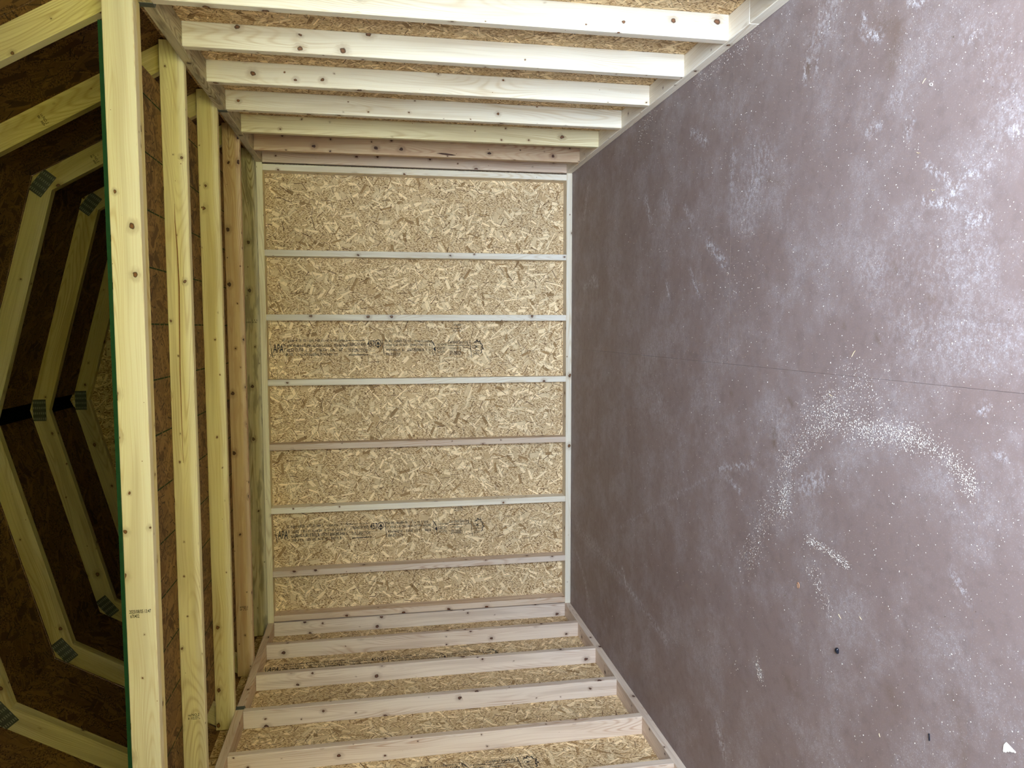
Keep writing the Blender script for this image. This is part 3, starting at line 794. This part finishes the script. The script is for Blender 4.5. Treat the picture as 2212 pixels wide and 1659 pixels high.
for k, y in enumerate(TY):
    t = root('roof_truss', (0, y + 1.5, H_), TIE_LABELS[k], 'truss', 'gambrel roof trusses')
    if k == 0:
        board('tie_beam', t, 'yellow', (-60.1, 60.1), (y + 1.55, y + 3.05), (H_ + 0.06, H_ + 3.5), 'x')
    tie = board('tie_beam', t, tones[k], (-60.1, 60.1), (y, y + 1.5), (H_, H_ + 3.5), 'x')
    yr = y + 1.5
    if k == 0: yr = y + 3.05
    for s in (1, -1):
        prism('lower_rafter', t, 'yellow' if k < 1 else 'rafter', [(s * a, b) for a, b in LOWER], yr, yr + 1.5, (s * d60.x, d60.y))
        prism('upper_rafter', t, 'rafter', [(s * a, b) for a, b in UPPER], yr + .01, yr + 1.49, (-s * math.cos(ua), math.sin(ua)))
        mid = (Av + INN) * 0.5
        nail_plate(t, (s * mid.x, mid.y), s * -math.radians(37.5), yr)
    nail_plate(t, (0, (PK + PIN.y) / 2), 0.0, yr)
    ink = Ink()
    if k == 0:
        ink.text('2025/08/05 13:47', 0, 0, 2.55, 0.46); ink.text('670402', 0.1, -0.58, 1.05, 0.46)
        ink.build('date_stamp', tie, (-18.75, y, 81.25), (0, 0, -1), (1, 0, 0), 'ink_crisp')
    elif k in (1, 3):
        ink.text('NO.2', 0.55, 0.42, 1.15, 0.42); ink.blur_row(0, 0.4, 0.4, 0.36, k); ink.blur_row(0, -0.1, 0.55, 0.4, k + 3); ink.blur_row(0.65, 0.12, 1.05, 0.26, k + 5); ink.blur_row(0.65, -0.14, 1.05, 0.2, k + 6)
        ink.build('grade_mark', tie, (-45.3 if k == 1 else -44.9, y, 80.75), (0, 0, -1), (1, 0, 0), 'ink_crisp')
    elif k == 4:
        ink.blur_row(1.4, 0.5, 1.1, 0.4, 21); ink.blur_row(0, 0, 2.6, 0.4, 22)
        ink.build('grade_mark', tie, (18.3, y, 81.4), (0, 0, -1), (1, 0, 0), 'ink')
    if k in (1, 2):
        ink = Ink(); ink.text('NO.2', 0.5, 0.42, 1.1, 0.42); ink.blur_row(0, 0.42, 0.35, 0.36, 31); ink.blur_row(0, -0.05, 1.6, 0.36, 32)
        pos = (48.2, 99.2) if k == 1 else (47.6, 100.2)
        ink.build('grade_mark', t, (pos[0] + 0.2, yr, pos[1]), (-S60, 0, -C60), (0.5, 0, -S60), 'ink_faint')

def stroke_mark(name, parent, pts, widths, y, mat):
    k = Ink()
    L = [(x - 0.0, z) for x, z in pts]
    for i in range(len(L) - 1):
        (x0, z0), (x1, z1) = L[i], L[i + 1]; w0, w1 = widths[i] / 2, widths[i + 1] / 2
        d = Vector((x1 - x0, z1 - z0)).normalized(); n = Vector((-d.y, d.x))
        k.poly([(x0 - n.x * w0, z0 - n.y * w0), (x1 - n.x * w1, z1 - n.y * w1), (x1 + n.x * w1, z1 + n.y * w1), (x0 + n.x * w0, z0 + n.y * w0)])
    c = Vector((pts[0][0], y, pts[0][1]))
    k.v = [(a - c.x, b - c.z) for a, b in k.v]
    return k.build(name, parent, c, (1, 0, 0), (0, 0, 1), mat, 0.012)
tr2 = bpy.data.objects['roof_truss.001']; tr4 = bpy.data.objects['roof_truss.003']
stroke_mark('pitch_streak', tr2, [(35.9, 80.14), (33.1, 80.17), (28.9, 79.97), (23.3, 79.89), (17.7, 80.01), (10.5, 80.17), (3.3, 80.2), (-3.9, 80.16)], (0.04, 0.12, 0.16, 0.2, 0.2, 0.14, 0.1, 0.05), TY[1], 'pitch')
stroke_mark('drying_crack', tr4, [(59.8, 80.47), (56.75, 80.37), (52.9, 80.29)], (0.05, 0.09, 0.03), TY[3], 'bark')
stroke_mark('bark_pocket', bpy.data.objects['wall_right'], [(57.6, 35.9), (57.55, 34.8), (57.45, 33.6), (57.35, 32.4), (57.3, 31.4)], (0.05, 0.34, 0.42, 0.34, 0.05), -12.491, 'bark')
# ------------------------------------------------------------------ loft deck
deck = root('loft_deck', (0, -44, H_ + 3.5), 'strand board loft deck with a green painted front edge resting on the truss ties', 'loft deck')
ZD = H_ + 3.5
for a, b_ in ((3.2, -43.4), (-43.4, -91.4)):
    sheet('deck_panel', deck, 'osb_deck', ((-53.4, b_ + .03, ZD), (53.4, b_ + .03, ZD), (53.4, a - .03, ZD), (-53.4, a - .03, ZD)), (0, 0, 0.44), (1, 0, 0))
board('painted_edge', deck, 'green', (-53.4, 53.4), (-91.55, -91.37), (ZD, ZD + .46), 'x', 0.0)
vt, fc = [], []
rr = random.Random(3)
for q in range(-6, 7):
    x = 1.6 + 8 * q
    if abs(x) > 52: continue
    y = -91.0
    while y < 2:
        y2 = y + rr.uniform(1.5, 5); k = len(vt)
        vt += [(x - .11, y, -0.02), (x - .11, y2, -0.02), (x + .11, y2, -0.02), (x + .11, y, -0.02)]; fc.append((k, k + 1, k + 2, k + 3))
        y = y2 + rr.uniform(0.1, 0.5)
me = mesh_from('guide_line', vt, fc); me.materials.append(M['ink_green'])
link(bpy.data.objects.new('guide_line', me), deck, Matrix.Translation((0, 0, ZD * I)))['kind'] = 'stuff'

# ------------------------------------------------------------------ what lies on the floor
def lathe(profile, n=20):
    vt, fc = [], []
    for r, z in profile:
        for k in range(n): vt.append((r * math.cos(2 * math.pi * k / n), r * math.sin(2 * math.pi * k / n), z))
    for i in range(len(profile) - 1):
        for k in range(n):
            j = (k + 1) % n; fc.append((i * n + k, i * n + j, (i + 1) * n + j, (i + 1) * n + k))
    fc.append(tuple(range((len(profile) - 1) * n, len(profile) * n))); fc.append(tuple(range(n - 1, -1, -1)))
    return vt, fc
def put(name, me, mat, loc, rot=(0, 0, 0), label='', cat='', group=None):
    me.materials.append(M[mat])
    w = Matrix.Translation(Vector(loc) * I) @ (Matrix.Rotation(rot[2], 4, 'Z') @ Matrix.Rotation(rot[1], 4, 'Y') @ Matrix.Rotation(rot[0], 4, 'X'))
    return tag(link(bpy.data.objects.new(name, me), None, w), label, cat, group)
vt, fc = lathe([(0.30, 0), (0.34, 0.05), (0.33, 0.14), (0.27, 0.24), (0.17, 0.30), (0.06, 0.32)])
vt = [(min(x, 0.20), y, z) for x, y, z in vt]
cap = put('plastic_cap', mesh_from('plastic_cap', vt, fc, smooth=True), 'black_plastic', (-19.0, -116.8, 0.0), (0, 0, -1.57), 'small domed black plastic cap lying on the floor', 'cap')
def rod(L, r, seed, n=9, sides=8, bend=0.0):
    q = random.Random(seed); vt, fc = [], []
    for i in range(n):
        f = i / (n - 1); rr_ = r * (0.55 if i in (0, n - 1) else q.uniform(0.85, 1.1))
        for s in range(sides):
            a = 2 * math.pi * s / sides
            vt.append((L * (f - 0.5), rr_ * math.cos(a) + bend * math.sin(math.pi * f), r + rr_ * math.sin(a)))
    for i in range(n - 1):
        for s in range(sides):
            j = (s + 1) % sides; fc.append((i * sides + s, i * sides + j, (i + 1) * sides + j, (i + 1) * sides + s))
    fc += [tuple(range(sides)), tuple(range((n - 1) * sides, n * sides))[::-1]]
    return mesh_from('rod', vt, [f[::-1] for f in fc], smooth=True)
put('black_offcut', rod(0.66, 0.075, 4), 'black_plastic', (-21.08, -131.04, 0.0), (0, 0, 0.16), 'short stubby black rod lying on the floor', 'offcut')
def chip(pts, th, name):
    n = len(pts); q = random.Random(9)
    vt = [(x, y, 0.01 + 0.05 * q.random()) for x, y in pts]; vt += [(x, y, z + th) for x, y, z in vt]
    fc = [tuple(range(n - 1, -1, -1)), tuple(range(n, 2 * n))] + [(k, (k + 1) % n, (k + 1) % n + n, k + n) for k in range(n)]
    return mesh_from(name, vt, fc)
tri = [(0.45, 0.29), (0.15, 0.50), (-0.1, 0.56), (-0.45, 0.52), (-0.54, 0.47), (-0.40, 0.38), (-0.42, 0.25), (-0.28, 0.18), (-0.24, 0.0), (-0.12, -0.05), (-0.10, -0.3), (0.02, -0.45), (0.04, -0.62), (0.14, -0.67)]
put('card_scrap', chip(tri, 0.05, 'card_scrap'), 'paper', (-17.25, -139.75, 0.0), (0, 0, 0.0), 'torn triangular off-white scrap lying on the floor', 'scrap')
def curl(r, w, th, turns, seed, n=22):
    vt, fc = [], []
    for i in range(n):
        a = 2 * math.pi * turns * i / (n - 1); rr_ = r * (1 - 0.12 * i / n)
        for z in (0.0, w):
            for q in (rr_, rr_ - th): vt.append((q * math.cos(a), q * math.sin(a) * 0.6, z))
    for i in range(n - 1):
        a, b = 4 * i, 4 * i + 4
        fc += [(a, b, b + 2, a + 2), (a + 1, a + 3, b + 3, b + 1), (a, a + 1, b + 1, b), (a + 2, b + 2, b + 3, a + 3)]
    fc += [(0, 2, 3, 1), (4 * n - 4, 4 * n - 3, 4 * n - 1, 4 * n - 2)]
    return mesh_from('curl', vt, fc)
put('wood_curl', curl(0.38, 0.10, 0.04, 1.2, 1), 'curl', (-14.35, -108.65, 0.0), (0, 0, 0.2), 'brown curled ring of wood shaving beside the scattered sawdust', 'shaving')
put('wood_curl', curl(0.22, 0.07, 0.03, 1.1, 2), 'paper', (39.1, -127.9, 0.0), (0, 0, 0.9), 'tiny pale curled loop of shaving near the long chalky smears', 'shaving')
for (x, y, L, a) in ((14.2, -117.9, 0.9, -0.7), (39.7, -127.0, 0.55, -0.9), (33.3, -126.6, 0.5, 1.3), (-13.8, -120.6, 0.45, 1.1), (-15.0, -117.0, 0.6, 1.0), (9.4, -114.1, 0.7, 1.3), (29.5, -128.7, 0.5, 1.4), (-24.7, -124.2, 0.35, 0.5)):
    put('wood_splinter', rod(L, 0.035, int(L * 97), 7, 5, 0.05), 'shaving', (x, y, 0.0), (0, 0, a), 'thin pale wood splinter lying loose on the brown floor', 'splinter', 'splinters on the floor')
# sawdust: far too many grains to count
q = random.Random(11); vt, fc = [], []
def grain(x, y, s):
    k = len(vt); a = q.uniform(0, 6.28); e = q.uniform(0.5, 1.8); h = s * q.uniform(0.4, 0.9)
    for t_ in range(3):
        an = a + t_ * 2.094 + q.uniform(-.4, .4); r = s * (e if t_ == 0 else 1.0)
        vt.append((x + r * math.cos(an), y + r * math.sin(an), 0.004))
    vt.append((x + q.uniform(-.3, .3) * s, y + q.uniform(-.3, .3) * s, h))
    fc.extend(((k, k + 1, k + 3), (k + 1, k + 2, k + 3), (k + 2, k, k + 3)))
for pts, wd, num in SAWDUST:
    for _ in range(int(num * 1.15)):
        i = q.randrange(len(pts) - 1); f = q.random(); a, b_ = pts[i], pts[i + 1]
        grain(a[0] + (b_[0] - a[0]) * f + q.gauss(0, wd * 0.42), a[1] + (b_[1] - a[1]) * f + q.gauss(0, wd * 0.42), abs(q.gauss(0, 0.024)) + 0.026)
for _ in range(14000):
    x = q.uniform(-52, 56); y = -145 + 130 * q.random() ** 1.5
    if q.random() > 0.25 + 0.75 * (x + 56) / 112: continue
    grain(x, y, abs(q.gauss(0, 0.022)) + 0.022)
o = bpy.data.objects.new('sawdust', mesh_from('sawdust', vt, fc)); o.data.materials.append(M['sawdust'])
tag(link(o), 'pale sawdust grains scattered and swept into arcs on the floor', 'sawdust', kind='stuff')
q = random.Random(12); vt, fc = [], []
for _ in range(260):
    grain(q.uniform(-50, 54), -145 + 135 * q.random() ** 1.2, abs(q.gauss(0, 0.03)) + 0.02)
o = bpy.data.objects.new('dark_grit', mesh_from('dark_grit', vt, fc)); o.data.materials.append(M['ink_faint'])
link(o, floor)['kind'] = 'stuff'
